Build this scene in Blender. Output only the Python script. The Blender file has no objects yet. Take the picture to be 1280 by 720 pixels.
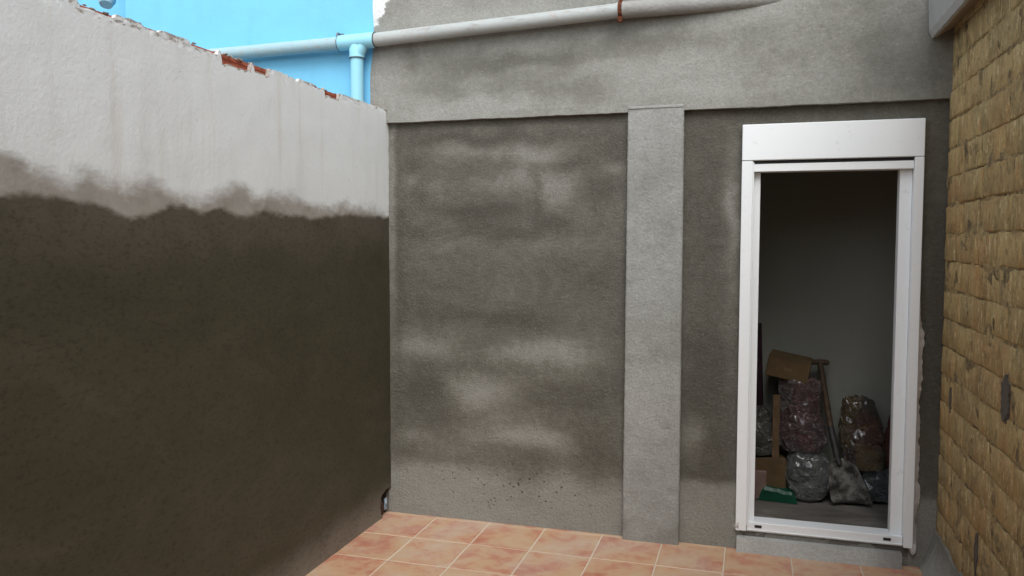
import bpy, bmesh, math, random
from mathutils import Vector, Matrix, noise
random.seed(7)
S = bpy.context.scene
COL = S.collection

# ------------------------------------------------------------------ camera
CAM = Vector((2.11187, -4.18114, 1.55))
YAW, PITCH, ROLL, FL = 0.290847, -0.0585307, 0.00146728, 1017.4411
_f = Vector((-math.sin(YAW)*math.cos(PITCH), math.cos(YAW)*math.cos(PITCH), math.sin(PITCH)))
_r = Vector((math.cos(YAW), math.sin(YAW), 0)); _u = _r.cross(_f)
_r, _u = math.cos(ROLL)*_r + math.sin(ROLL)*_u, -math.sin(ROLL)*_r + math.cos(ROLL)*_u
cd = bpy.data.cameras.new('camera'); cam = bpy.data.objects.new('camera', cd); COL.objects.link(cam)
cam.matrix_world = Matrix(((_r.x, _u.x, -_f.x, CAM.x), (_r.y, _u.y, -_f.y, CAM.y), (_r.z, _u.z, -_f.z, CAM.z), (0, 0, 0, 1)))
cd.sensor_width = 36; cd.lens = FL/1280*36; cd.clip_start = 0.05; cd.clip_end = 500
S.camera = cam

def at(u, v, axis, val):
    """point of a world plane (axis = value) that was measured in the photograph"""
    d = _f*FL + _r*(u-640) - _u*(v-360)
    return CAM + d*((val-CAM[axis])/d[axis])

# ------------------------------------------------------------------ light
w = bpy.data.worlds.new('World'); S.world = w; w.use_nodes = True
nt = w.node_tree; nt.nodes.clear()
sky = nt.nodes.new('ShaderNodeTexSky'); sky.sky_type = 'NISHITA'; sky.sun_disc = False
SUN_EL, SUN_AZ = math.radians(50), math.radians(160)      # azimuth clockwise from +Y
sky.sun_elevation = SUN_EL; sky.sun_rotation = SUN_AZ
sky.air_density = 1.0; sky.dust_density = 1.5; sky.ozone_density = 0.6
hs = nt.nodes.new('ShaderNodeHueSaturation'); hs.inputs['Saturation'].default_value = 0.26
bg = nt.nodes.new('ShaderNodeBackground'); bg.inputs[1].default_value = 0.15
wo = nt.nodes.new('ShaderNodeOutputWorld')
nt.links.new(sky.outputs[0], hs.inputs['Color']); nt.links.new(hs.outputs[0], bg.inputs[0]); nt.links.new(bg.outputs[0], wo.inputs[0])
sd = bpy.data.lights.new('sun', 'SUN'); sd.energy = 1.2; sd.angle = math.radians(38); sd.color = (1, .99, .97)
sun = bpy.data.objects.new('sun', sd); COL.objects.link(sun)
sv = Vector((math.sin(SUN_AZ)*math.cos(SUN_EL), math.cos(SUN_AZ)*math.cos(SUN_EL), math.sin(SUN_EL)))
sun.rotation_euler = sv.to_track_quat('Z', 'Y').to_euler(); sun.location = sv*30
S.view_settings.view_transform = 'Standard'; S.view_settings.look = 'None'
S.view_settings.exposure = 0.84; S.view_settings.gamma = 1

# ------------------------------------------------------------------ helpers
def thing(name, label, cat, loc=(0, 0, 0), group=None):
    o = bpy.data.objects.new(name, None); COL.objects.link(o); o.location = loc; o.empty_display_size = .1
    o['label'] = label; o['category'] = cat
    if group: o['group'] = group
    return o

def origin(o):
    v = Vector((0, 0, 0))
    while o is not None: v += o.location; o = o.parent
    return v

def link(name, me, parent=None, loc=None):
    o = bpy.data.objects.new(name, me); COL.objects.link(o)
    if parent is not None: o.parent = parent
    if loc is not None: o.location = Vector(loc) - origin(parent)
    return o

def mesh(name, verts, faces, mat, parent=None, smooth=False, attr=None, loc=None):
    """verts in world space; loc = the object's own origin in world space"""
    L = Vector(loc) if loc is not None else (origin(parent) if parent is not None else Vector((0, 0, 0)))
    me = bpy.data.meshes.new(name)
    me.from_pydata([tuple(Vector(v)-L) for v in verts], [], faces)
    me.materials.append(mat)
    if smooth: me.shade_smooth()
    if attr:
        a = me.color_attributes.new('mask', 'FLOAT_COLOR', 'POINT')
        flat = []
        for c in attr: flat += [c[0], c[1], c[2], 1.0]
        a.data.foreach_set('color', flat)
    me.update()
    o = bpy.data.objects.new(name, me); COL.objects.link(o)
    if parent is not None: o.parent = parent
    o.location = L - (origin(parent) if parent is not None else Vector((0, 0, 0)))
    return o

class MB:
    def __init__(s): s.v = []; s.f = []
    def add(s, v, f):
        n = len(s.v); s.v += [Vector(p) for p in v]; s.f += [tuple(i+n for i in q) for q in f]
    def box(s, a, b, ch=0.0):
        x0, y0, z0 = a; x1, y1, z1 = b
        bm = bmesh.new(); bmesh.ops.create_cube(bm, size=1)
        for v in bm.verts: v.co = Vector((x0+(v.co.x+.5)*(x1-x0), y0+(v.co.y+.5)*(y1-y0), z0+(v.co.z+.5)*(z1-z0)))
        if ch: bmesh.ops.bevel(bm, geom=bm.edges[:], offset=ch, segments=1, affect='EDGES')
        bm.verts.index_update()
        s.add([v.co.copy() for v in bm.verts], [[v.index for v in f.verts] for f in bm.faces]); bm.free()
    def tube(s, pts, rad, n=16, cap=True):
        pts = [Vector(p) for p in pts]
        if not hasattr(rad, '__len__'): rad = [rad]*len(pts)
        vs = []; prev = None
        for i, p in enumerate(pts):
            d = (pts[min(i+1, len(pts)-1)] - pts[max(i-1, 0)]).normalized()
            if prev is None:
                up = Vector((0, 0, 1)) if abs(d.z) < .9 else Vector((0, 1, 0))
                a = d.cross(up).normalized()
            else: a = (prev - d*prev.dot(d)).normalized()
            prev = a; b = d.cross(a)
            for k in range(n):
                t = 2*math.pi*k/n; vs.append(p + (a*math.cos(t)+b*math.sin(t))*rad[i])
        fs = [(i*n+k, i*n+(k+1) % n, (i+1)*n+(k+1) % n, (i+1)*n+k) for i in range(len(pts)-1) for k in range(n)]
        if cap: fs += [tuple(range(n))[::-1], tuple((len(pts)-1)*n+k for k in range(n))]
        s.add(vs, fs)
    def build(s, name, mat, parent=None, smooth=False, loc=None):
        o = mesh(name, s.v, s.f, mat, parent, smooth, None, loc)
        if smooth:
            try: o.data.set_sharp_from_angle(angle=math.radians(40))
            except Exception: pass
        return o

def fr(p, sc, oc=4): return noise.fractal(Vector(p)*sc, 1.0, 2.0, oc)
def sm(a, b, x):
    t = min(1, max(0, (x-a)/(b-a))); return t*t*(3-2*t)
def lerp_tab(tab, x):
    if x <= tab[0][0]: return tab[0][1]
    for (a, b), (c, d) in zip(tab, tab[1:]):
        if x <= c: return b+(d-b)*(x-a)/(c-a)
    return tab[-1][1]

def slab(name, us, vs, P, thick, mat, parent=None, attr=None, loc=None, back=True):
    """dense plaster front P(u,v,depth) closed by sides and a back; attr(u,v)->(r,g,b)"""
    nu, nv = len(us), len(vs); V = []; A = []
    for v in vs:
        for u in us: V.append(P(u, v, 0)); A.append(attr(u, v) if attr else (0, 0, 0))
    for v in vs:
        for u in us: V.append(P(u, v, thick)); A.append(attr(u, v) if attr else (0, 0, 0))
    N = nu*nv; F = []
    for j in range(nv-1):
        for i in range(nu-1):
            a = j*nu+i; F.append((a, a+1, a+nu+1, a+nu))
    # back: one big n-gon is risky, use coarse strips along the border instead
    for i in range(nu-1):
        F.append((i+1, i, N+i, N+i+1)); a = (nv-1)*nu+i; F.append((a, a+1, N+a+1, N+a))
    for j in range(nv-1):
        a = j*nu; F.append((a, a+nu, N+a+nu, N+a)); a = j*nu+nu-1; F.append((a+nu, a, N+a, N+a+nu))
    if back: F.append((N, N+(nv-1)*nu, N+nv*nu-1, N+nu-1))
    used = sorted({i for f in F for i in f}); mp = {k: n for n, k in enumerate(used)}
    return mesh(name, [V[k] for k in used], [tuple(mp[i] for i in f) for f in F], mat, parent, False, [A[k] for k in used], loc)

def rng(a, b, step):
    n = max(1, round((b-a)/step)); return [a+(b-a)*i/n for i in range(n+1)]

# ------------------------------------------------------------------ materials
class NM:
    def __init__(s, name, rough=.8, spec=.3):
        s.m = bpy.data.materials.new(name); s.m.use_nodes = True; s.t = s.m.node_tree
        s.b = s.t.nodes['Principled BSDF']; s.b.inputs['Roughness'].default_value = rough
        s.b.inputs['Specular IOR Level'].default_value = spec
        s.tc = s.t.nodes.new('ShaderNodeTexCoord'); s.geo = s.t.nodes.new('ShaderNodeNewGeometry')
    def n(s, ty, **kw):
        nd = s.t.nodes.new(ty)
        for k, v in kw.items(): setattr(nd, k, v)
        return nd
    def l(s, a, b): s.t.links.new(a, b)
    def pos(s, scale=(1, 1, 1), world=True, seed=0):
        mp = s.n('ShaderNodeMapping'); mp.inputs['Scale'].default_value = scale; mp.inputs['Location'].default_value = (seed, seed*.7, seed*1.3)
        s.l(s.geo.outputs['Position'] if world else s.tc.outputs['Object'], mp.inputs['Vector']); return mp.outputs[0]
    def noise(s, scale, detail=4, rough=.55, vec=None, dist=0.0):
        nd = s.n('ShaderNodeTexNoise'); nd.inputs['Scale'].default_value = scale; nd.inputs['Detail'].default_value = detail
        nd.inputs['Roughness'].default_value = rough; nd.inputs['Distortion'].default_value = dist
        s.l(vec if vec is not None else s.pos(), nd.inputs['Vector']); return nd.outputs['Fac']
    def vor(s, scale, vec=None, feature='F1', out='Distance'):
        nd = s.n('ShaderNodeTexVoronoi', feature=feature); nd.inputs['Scale'].default_value = scale
        s.l(vec if vec is not None else s.pos(), nd.inputs['Vector']); return nd.outputs[out]
    def math(s, op, a, b=None, c=None, clamp=False):
        nd = s.n('ShaderNodeMath', operation=op, use_clamp=clamp)
        for i, x in enumerate((a, b, c)):
            if x is None: continue
            if isinstance(x, (int, float)): nd.inputs[i].default_value = x
            else: s.l(x, nd.inputs[i])
        return nd.outputs[0]
    def ramp(s, fac, stops, interp='LINEAR'):
        nd = s.n('ShaderNodeValToRGB'); cr = nd.color_ramp; cr.interpolation = interp
        while len(cr.elements) < len(stops): cr.elements.new(.5)
        for e, (p, c) in zip(cr.elements, stops):
            e.position = p; e.color = (*(c if hasattr(c, '__len__') else (c, c, c)), 1)
        s.l(fac, nd.inputs[0]); return nd.outputs[0]
    def step(s, x, a, b):
        nd = s.n('ShaderNodeMapRange', interpolation_type='SMOOTHSTEP'); s.l(x, nd.inputs[0])
        nd.inputs[1].default_value = a; nd.inputs[2].default_value = b; return nd.outputs[0]
    def mix(s, fac, a, b, mode='MIX'):
        nd = s.n('ShaderNodeMix', data_type='RGBA', blend_type=mode)
        for k, x in ((0, fac), (6, a), (7, b)):
            if isinstance(x, (int, float)): nd.inputs[k].default_value = x
            elif isinstance(x, tuple): nd.inputs[k].default_value = (*x, 1)
            else: s.l(x, nd.inputs[k])
        return nd.outputs[2]
    def mask(s):
        a = s.n('ShaderNodeVertexColor', layer_name='mask'); sp = s.n('ShaderNodeSeparateColor'); s.l(a.outputs[0], sp.inputs[0])
        return sp.outputs
    def color(s, c):
        if isinstance(c, tuple): s.b.inputs['Base Color'].default_value = (*c, 1)
        else: s.l(c, s.b.inputs['Base Color'])
    def rough(s, r): s.l(r, s.b.inputs['Roughness'])
    def bump(s, *hs):
        prev = None
        for h, strength, dist in hs:
            bp = s.n('ShaderNodeBump'); bp.inputs['Strength'].default_value = strength; bp.inputs['Distance'].default_value = dist
            s.l(h, bp.inputs['Height'])
            if prev is not None: s.l(prev, bp.inputs['Normal'])
            prev = bp.outputs[0]
        s.l(prev, s.b.inputs['Normal'])

def cement(name, dry, wet, pits=False, grain=1.0, swirl=.35):
    """r = damp 0..1, g = white paint, b = pits"""
    k = NM(name, .9, .25); R_, G_, B_ = k.mask()[0:3]
    n1 = k.noise(1, 7, .64, k.pos((4.8, 4.8, 5.4)), 1.3); n2 = k.noise(30, 8, .72); n3 = k.noise(1.7, 3)
    d = k.math('ADD', R_, k.math('MULTIPLY', k.math('SUBTRACT', n1, .5), swirl*2.2))
    d = k.math('ADD', d, k.math('MULTIPLY', k.math('SUBTRACT', n2, .5), .62))
    d = k.math('ADD', d, k.math('MULTIPLY', k.math('SUBTRACT', n3, .5), .3), clamp=True)
    d = k.step(d, .0, 1.0)
    mid = tuple((a*b)**.5*1.06 for a, b in zip(dry, wet))
    c = k.ramp(d, [(0, dry), (.5, mid), (1, wet)])
    sp = k.noise(85, 4, .75); c = k.mix(k.math('MULTIPLY', k.step(sp, .42, .64), .34), c, tuple(x*.45 for x in dry))
    sp2 = k.noise(70, 4, .75, k.pos(seed=9)); c = k.mix(k.math('MULTIPLY', k.step(sp2, .54, .68), .15), c, tuple(min(.8, x*1.5) for x in dry))
    g = k.step(k.math('ADD', G_, k.math('MULTIPLY', k.math('SUBTRACT', k.noise(22, 6, .65), .5), .9)), .45, .55)
    c = k.mix(g, c, (.72, .73, .72))
    h = k.noise(75, 5, .75)
    if pits:
        pv = k.vor(30, k.pos(seed=3)); pz = k.noise(14, 3)
        pm = k.math('MULTIPLY', k.math('MULTIPLY', k.math('SUBTRACT', 1, k.step(pv, .10, .22)), B_), k.step(pz, .40, .5))
        c = k.mix(k.math('MULTIPLY', pm, .75), c, (.035, .032, .026)); h = k.math('SUBTRACT', h, pm)
    k.color(c); k.rough(k.ramp(d, [(0, .95), (1, .66)]))
    k.bump((k.noise(7, 4), .45, .012*grain), (h, .75, .009*grain), (k.noise(420, 2), .35, .0015*grain))
    return k.m

M = {}
M['cement_panel'] = cement('damp_cement_render', (.285, .280, .250), (.080, .073, .057), pits=True, swirl=.22, grain=1.4)
M['cement_beam'] = cement('beam_cement_render', (.345, .345, .318), (.125, .122, .103), swirl=.17, grain=.7)
M['cement_pillar'] = cement('pillar_cement_render', (.385, .392, .372), (.18, .18, .162), grain=1.1, swirl=.2)
M['cement_light'] = cement('pale_cement', (.52, .53, .51), (.28, .275, .26), swirl=.3)

# courtyard left wall: white limewash above, dark fresh mortar below
k = NM('limewash_and_fresh_mortar', .85, .25); R_, G_, B_ = k.mask()[0:3]      # r: height over dark edge, g: height over grey edge
fine = k.math('SUBTRACT', k.noise(11, 6, .62, k.pos((1, .45, 1))), .5); vfine = k.math('SUBTRACT', k.noise(55, 6, .7, k.pos((1, .4, 1))), .5)
hw = k.math('ADD', G_, k.math('ADD', k.math('MULTIPLY', fine, .16), k.math('MULTIPLY', vfine, .045)))
hd = k.math('ADD', R_, k.math('ADD', k.math('MULTIPLY', k.math('SUBTRACT', k.noise(9, 6, .6, k.pos((1, .5, 1), seed=5)), .5), .10), k.math('MULTIPLY', vfine, .02)))
white = k.mix(k.noise(3, 5, .6), (.76, .80, .805), (.85, .89, .895))
strk = k.noise(1, 5, .65, k.pos((8, 8, 1.3))); white = k.mix(k.math('MULTIPLY', k.step(strk, .46, .76), .30), white, (.62, .615, .595))
strk2 = k.noise(1, 4, .6, k.pos((15, 15, 1.1), seed=4)); white = k.mix(k.math('MULTIPLY', k.step(strk2, .56, .74), .30), white, (.62, .57, .49))
white = k.mix(k.math('MULTIPLY', k.step(k.noise(90, 4, .7), .62, .72), .25), white, (.40, .38, .35))
white = k.mix(k.math('MULTIPLY', k.step(k.noise(33, 6, .75, k.pos(seed=11)), .66, .70), .6), white, (.34, .30, .27))
white = k.mix(k.math('MULTIPLY', k.step(k.math('ADD', B_, k.math('MULTIPLY', vfine, 1.1)), .48, .62), .8), white, k.mix(k.noise(120, 3), (.10, .085, .07), (.50, .40, .32)))
band = k.mix(k.noise(12, 6, .65), (.205, .188, .158), (.50, .475, .435))
c0 = k.mix(k.step(hw, -.045, .040), band, white)
dk = k.mix(k.noise(2.6, 6, .6, k.pos((1, .7, 1.2)), .6), (.047, .043, .025), (.082, .074, .048))
dk = k.mix(k.math('MULTIPLY', k.step(hd, -.26, -.02), k.math('MULTIPLY', k.step(k.noise(3, 3), .25, .6), .75)), dk, (.125, .108, .088))
trow = k.noise(1, 6, .62, k.pos((2, 1.8, 3.2), seed=8), 1.0); dk = k.mix(k.math('MULTIPLY', k.step(trow, .46, .70), .42), dk, (.10, .084, .062))
# drying patch close to the floor
low = k.n('ShaderNodeSeparateXYZ'); k.l(k.geo.outputs['Position'], low.inputs[0])
lw = k.math('ADD', low.outputs[2], k.math('MULTIPLY', fine, .12))
lw = k.math('ADD', lw, k.math('MULTIPLY', low.outputs[1], -.02))
dk = k.mix(k.math('SUBTRACT', 1, k.step(lw, .0, .24)), dk, (.215, .19, .16))
dk = k.mix(k.math('MULTIPLY', k.step(k.noise(80, 4, .75, k.pos((1, .5, 1))), .48, .66), .40), dk, (.022, .018, .012))
dk = k.mix(k.math('MULTIPLY', k.step(k.noise(110, 3, .7, k.pos(seed=13)), .6, .75), .25), dk, (.15, .13, .10))
c1 = k.mix(k.step(hd, -.022, .012), dk, c0)
k.color(c1); k.rough(k.ramp(k.step(hd, -.02, .03), [(0, .72), (1, .93)]))
k.bump((k.noise(2.2, 3), .25, .012), (k.noise(55, 6, .65), .4, .004), (k.noise(300, 3), .3, .0012), (c1, .25, .004))
M['left_wall'] = k.m

k = NM('broken_edge_mortar', .95, .2)
k.color(k.ramp(k.noise(60, 5, .7), [(.3, (.10, .085, .07)), (.5, (.36, .31, .26)), (.7, (.62, .60, .56))])); k.bump((k.noise(90, 4), .8, .006)); M['crumb'] = k.m

k = NM('hollow_brick_clay', .9, .2)
sx = k.n('ShaderNodeSeparateXYZ'); k.l(k.geo.outputs['Position'], sx.inputs[0])
k.color(k.mix(k.noise(30, 5, .6), (.36, .085, .05), (.50, .16, .10)))
k.bump((k.noise(120, 4), .6, .004)); M['clay'] = k.m

def blue_mat(name, mul=1.0):
    k = NM(name, .75, .3)
    c = k.mix(k.noise(2.2, 4), (.175*mul, .53*mul, .80*mul), (.21*mul, .59*mul, .85*mul))
    c = k.mix(k.math('MULTIPLY', k.step(k.noise(70, 4, .7), .62, .7), .25), c, (.30, .55, .70))
    c = k.mix(k.math('MULTIPLY', k.step(k.noise(1, 6, .7, k.pos((5, 5, 1.2))), .48, .72), .35), c, (.16, .46, .66))
    k.color(c); k.bump((k.noise(5, 4), .4, .01), (k.noise(160, 4, .7), .35, .002)); return k.m
M['blue'] = blue_mat('sky_blue_wall_paint')

def pipe_mat(name, a, b, dirt, blue_to=None):
    k = NM(name, .45, .4)
    c = k.mix(k.noise(6, 5), a, b)
    st = k.noise(1, 6, .7, k.pos((9, 26, 26), seed=2)); c = k.mix(k.math('MULTIPLY', k.step(st, .5, .72), .75), c, dirt)
    nz = k.n('ShaderNodeSeparateXYZ'); k.l(k.geo.outputs['Normal'], nz.inputs[0])
    sc = k.step(k.noise(45, 5, .7), .55, .68)
    c = k.mix(k.math('MULTIPLY', sc, .5), c, (.42, .27, .20))
    k.color(c); k.bump((k.noise(40, 5), .3, .003)); return k.m
M['pipe_grey'] = pipe_mat('weathered_grey_pvc', (.44, .47, .46), (.36, .39, .385), (.235, .22, .20))
M['pipe_bluegrey'] = pipe_mat('blue_splashed_pvc', (.30, .50, .58), (.38, .49, .52), (.26, .55, .74))
k = NM('blue_painted_pvc', .5, .4); k.color(k.mix(k.noise(9, 4), (.28, .64, .80), (.34, .70, .84))); k.bump((k.noise(40, 4), .2, .002)); M['pipe_blue'] = k.m
k = NM('cement_smeared_pvc', .9, .2); k.color(k.mix(k.noise(14, 6, .65, dist=.8), (.22, .215, .20), (.36, .36, .345))); k.bump((k.noise(60, 5), .7, .006)); M['pipe_cement'] = k.m
k = NM('rusty_iron', .85, .3); k.color(k.ramp(k.noise(55, 5, .7), [(.38, (.035, .015, .01)), (.55, (.12, .035, .015)), (.7, (.28, .09, .03))])); k.bump((k.noise(90, 4), .7, .003)); M['rust'] = k.m
k = NM('dull_zinc', .5, .5); k.color((.16, .19, .2)); M['zinc'] = k.m
k = NM('black_rubber_seal', .6, .3); k.color((.08, .10, .11)); M['seal'] = k.m

# white aluminium / lacquered joinery
k = NM('white_lacquered_aluminium', .34, .45)
c = k.mix(k.noise(2.5, 4), (.80, .835, .85), (.85, .88, .89))
c = k.mix(k.math('MULTIPLY', k.step(k.noise(26, 6, .75), .60, .70), .30), c, (.48, .45, .42))
c = k.mix(k.math('MULTIPLY', k.step(k.noise(1, 5, .7, k.pos((60, 60, 4))), .6, .75), .22), c, (.52, .52, .51))
k.color(c); k.bump((k.noise(1, 3, .5, k.pos((2, 2, 55))), .10, .0015)); M['frame'] = k.m
k = NM('black_plastic_and_gap_shade', .5, .4); k.color((.02, .02, .022)); M['black'] = k.m
k = NM('pinkish_filler', .95, .2); k.color(k.mix(k.noise(28, 5, .65), (.40, .36, .34), (.62, .59, .58))); k.bump((k.noise(60, 5), .8, .006)); M['filler'] = k.m

# terracotta-and-cream glazed floor tile
k = NM('mottled_terracotta_tile', .38, .4)
oi = k.n('ShaderNodeObjectInfo'); ad = k.n('ShaderNodeVectorMath', operation='ADD'); cx = k.n('ShaderNodeCombineXYZ')
k.l(k.math('MULTIPLY', oi.outputs['Random'], 37), cx.inputs[0]); k.l(k.math('MULTIPLY', oi.outputs['Random'], 91), cx.inputs[1])
k.l(k.tc.outputs['Object'], ad.inputs[0]); k.l(cx.outputs[0], ad.inputs[1]); v = ad.outputs[0]
n1 = k.noise(5.5, 6, .62, v, .5); n2 = k.noise(19, 6, .7, v)
mm = k.math('ADD', n1, k.math('MULTIPLY', k.math('SUBTRACT', n2, .5), .45))
mm = k.math('ADD', mm, k.math('MULTIPLY', k.math('SUBTRACT', oi.outputs['Random'], .5), .05))
c = k.ramp(mm, [(.36, (.51, .345, .215)), (.50, (.50, .30, .18)), (.60, (.46, .205, .13)), (.74, (.39, .135, .085))])
c = k.mix(k.math('MULTIPLY', k.step(k.noise(85, 4, .7, v), .6, .7), .28), c, (.36, .15, .09))
c = k.mix(k.math('MULTIPLY', k.step(k.noise(2.3, 7, .7), .42, .68), .38), c, (.52, .47, .41))
k.color(c); k.rough(k.ramp(k.noise(12, 4), [(.3, .32), (.7, .55)])); k.bump((k.noise(9, 3, .5, v), .25, .003), (n2, .15, .001)); M['tile'] = k.m
k = NM('cream_grout', .9, .2); k.color(k.mix(k.noise(30, 5), (.46, .40, .31), (.68, .60, .48))); k.bump((k.noise(160, 3), .4, .001)); M['grout'] = k.m

# ochre limewashed bricks
def brick_mat(name, world):
    k = NM(name, .9, .25)
    oi = k.n('ShaderNodeObjectInfo'); rnd = oi.outputs['Random']
    ver = k.noise(1, 7, .7, k.pos((26, 26, 6.0)), 1.2); blot = k.noise(7, 6, .65); big = k.noise(1.6, 3)
    c = k.mix(k.step(k.math('ADD', blot, k.math('MULTIPLY', k.math('SUBTRACT', rnd, .5), .22)), .35, .66), (.58, .43, .19), (.43, .325, .155))
    c = k.mix(k.math('MULTIPLY', k.step(ver, .5, .72), .75), c, (.60, .42, .19))
    c = k.mix(k.math('MULTIPLY', k.step(k.noise(34, 6, .75, k.pos((1, 1, .35), seed=3)), .58, .68), .8), c, (.74, .60, .33))
    c = k.mix(k.math('MULTIPLY', k.step(k.noise(15, 7, .8, k.pos((1.5, 1.5, .5), seed=6)), .54, .62), .75), c, (.55, .27, .11))
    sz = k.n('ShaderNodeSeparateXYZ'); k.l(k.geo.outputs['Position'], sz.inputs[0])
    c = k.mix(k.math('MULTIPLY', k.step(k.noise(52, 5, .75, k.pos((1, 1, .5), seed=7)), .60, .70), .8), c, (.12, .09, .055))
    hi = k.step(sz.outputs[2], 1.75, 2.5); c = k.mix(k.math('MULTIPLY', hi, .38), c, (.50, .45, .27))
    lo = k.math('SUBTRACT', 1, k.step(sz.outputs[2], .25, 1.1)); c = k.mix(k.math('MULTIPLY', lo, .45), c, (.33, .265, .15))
    c = k.mix(k.math('MULTIPLY', k.step(k.noise(9, 8, .8, k.pos((1, 1, .8), seed=21), .6), .46, .62), .62), c, k.mix(k.noise(60, 4, .7), (.15, .115, .06), (.36, .27, .12)))
    c = k.mix(k.math('MULTIPLY', k.step(k.noise(24, 7, .82, k.pos((1.6, 1.6, .55), seed=23)), .54, .60), .8), c, (.80, .66, .38))
    c = k.mix(k.math('MULTIPLY', k.step(k.noise(20, 7, .82, k.pos((1.3, 1.3, .6), seed=25)), .57, .63), .55), c, (.07, .055, .035))
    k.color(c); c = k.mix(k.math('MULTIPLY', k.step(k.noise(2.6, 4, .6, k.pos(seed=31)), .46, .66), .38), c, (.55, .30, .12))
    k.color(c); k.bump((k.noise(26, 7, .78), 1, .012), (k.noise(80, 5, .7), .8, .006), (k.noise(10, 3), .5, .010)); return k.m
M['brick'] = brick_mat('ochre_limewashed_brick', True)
k = NM('brick_joint_mortar', .95, .2)
c = k.ramp(k.noise(14, 8, .75), [(.36, (.10, .08, .05)), (.46, (.27, .205, .11)), (.58, (.50, .37, .18))])
k.color(c); k.bump((k.noise(26, 6, .75), 1, .015), (k.noise(90, 5), .9, .008)); M['joint'] = k.m
k = NM('grey_ledge_paint', .8, .25); k.color(k.mix(k.noise(14, 6, .65), (.30, .31, .305), (.44, .46, .455))); k.bump((k.noise(40, 5), .5, .004)); M['ledge_grey'] = k.m
k = NM('ledge_underside', .9, .2); k.color(k.mix(k.noise(20, 6, .7), (.19, .145, .095), (.42, .34, .25))); k.bump((k.noise(40, 5), .8, .008)); M['ledge_under'] = k.m

# interior
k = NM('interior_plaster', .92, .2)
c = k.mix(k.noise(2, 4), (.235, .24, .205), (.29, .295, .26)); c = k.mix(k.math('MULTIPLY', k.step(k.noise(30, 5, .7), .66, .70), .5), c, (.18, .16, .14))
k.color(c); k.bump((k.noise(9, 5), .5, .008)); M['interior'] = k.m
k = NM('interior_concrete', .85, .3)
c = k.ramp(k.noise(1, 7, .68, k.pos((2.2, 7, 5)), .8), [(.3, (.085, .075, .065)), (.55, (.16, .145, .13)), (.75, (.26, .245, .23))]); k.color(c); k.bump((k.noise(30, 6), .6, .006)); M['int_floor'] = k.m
def simple(name, a, b, rough=.8, sc=12, bump=.3, spec=.3):
    k = NM(name, rough, spec); k.color(k.mix(k.step(k.noise(sc, 5, .65), .35, .65), a, b)); k.bump((k.noise(sc*4, 4), bump, .004)); return k.m
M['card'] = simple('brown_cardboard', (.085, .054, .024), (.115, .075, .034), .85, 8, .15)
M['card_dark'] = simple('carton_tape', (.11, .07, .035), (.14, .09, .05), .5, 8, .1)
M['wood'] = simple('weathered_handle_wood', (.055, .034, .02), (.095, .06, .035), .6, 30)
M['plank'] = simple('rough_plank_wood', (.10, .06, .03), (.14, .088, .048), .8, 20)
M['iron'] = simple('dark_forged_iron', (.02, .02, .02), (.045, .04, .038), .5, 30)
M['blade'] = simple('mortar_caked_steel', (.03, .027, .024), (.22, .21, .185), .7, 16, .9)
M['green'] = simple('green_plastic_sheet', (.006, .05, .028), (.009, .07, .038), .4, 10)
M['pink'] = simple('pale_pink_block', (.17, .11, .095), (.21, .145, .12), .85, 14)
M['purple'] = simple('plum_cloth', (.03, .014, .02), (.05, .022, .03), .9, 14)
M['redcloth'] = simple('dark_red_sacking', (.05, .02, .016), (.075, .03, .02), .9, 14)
M['sky_block_wall'] = simple('plain_cement_wall', (.26, .255, .24), (.34, .33, .31), .9, 3)
M['grey_ground'] = simple('bare_grey_ground', (.16, .15, .13), (.24, .22, .19), .95, 3)
def film(name, stops, cell=6, vecscale=(1, 1, 1)):
    k = NM(name, .12, .9)
    ce = k.vor(cell, k.pos(vecscale), 'F1', 'Color'); sp = k.n('ShaderNodeSeparateColor'); k.l(ce, sp.inputs[0])
    c = k.ramp(k.math('ADD', k.math('MULTIPLY', sp.outputs[0], .7), k.math('MULTIPLY', k.noise(16, 5), .3)), stops)
    wr = k.noise(1, 5, .65, k.pos((10, 10, 24)), 1.6); rid = k.math('SUBTRACT', 1, k.math('ABSOLUTE', k.math('MULTIPLY', k.math('SUBTRACT', wr, .5), 6)), clamp=True)
    c = k.mix(k.math('MULTIPLY', rid, .22), c, (.42, .43, .42))
    k.color(c); k.rough(k.ramp(k.noise(10, 3), [(.3, .06), (.7, .2)])); k.l(k.math('MULTIPLY', rid, .35), k.b.inputs['Metallic'])
    k.b.inputs['Coat Weight'].default_value = 1; k.b.inputs['Coat Roughness'].default_value = .08
    k.bump((rid, 1, .020), (k.noise(30, 3, .6), .4, .005)); return k.m
M['bag_red'] = film('clear_bag_of_dark_red_scraps', [(.15, (.07, .03, .035)), (.4, (.15, .042, .045)), (.6, (.10, .075, .07)), (.85, (.22, .18, .17))])
M['bag_grey'] = film('clear_bag_of_grey_rubble', [(.15, (.10, .11, .105)), (.5, (.17, .18, .17)), (.85, (.26, .27, .26))], 22)
M['bag_yellow'] = film('clear_bag_of_yellow_and_brown_scraps', [(.12, (.06, .055, .035)), (.35, (.11, .08, .04)), (.5, (.20, .12, .025)), (.62, (.11, .04, .028)), (.85, (.15, .145, .12))])
M['bag_teal'] = film('teal_plastic_sack', [(.2, (.05, .075, .075)), (.8, (.09, .12, .12))], 14)
M['bag_dark'] = film('dark_plastic_sack', [(.2, (.055, .05, .04)), (.8, (.11, .10, .085))], 14)
M['scrap_blue'] = simple('pale_blue_plastic', (.12, .18, .23), (.42, .52, .60), .2, 26, .8, .6)
M['rubble'] = simple('rusty_brick_rubble', (.05, .028, .018), (.13, .07, .045), .9, 26, .9)
M['cavity'] = simple('shade_in_the_gap', (.010, .008, .006), (.02, .015, .01), .95, 20, .9)  # near-black colour stands for the shade inside the hole

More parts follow.
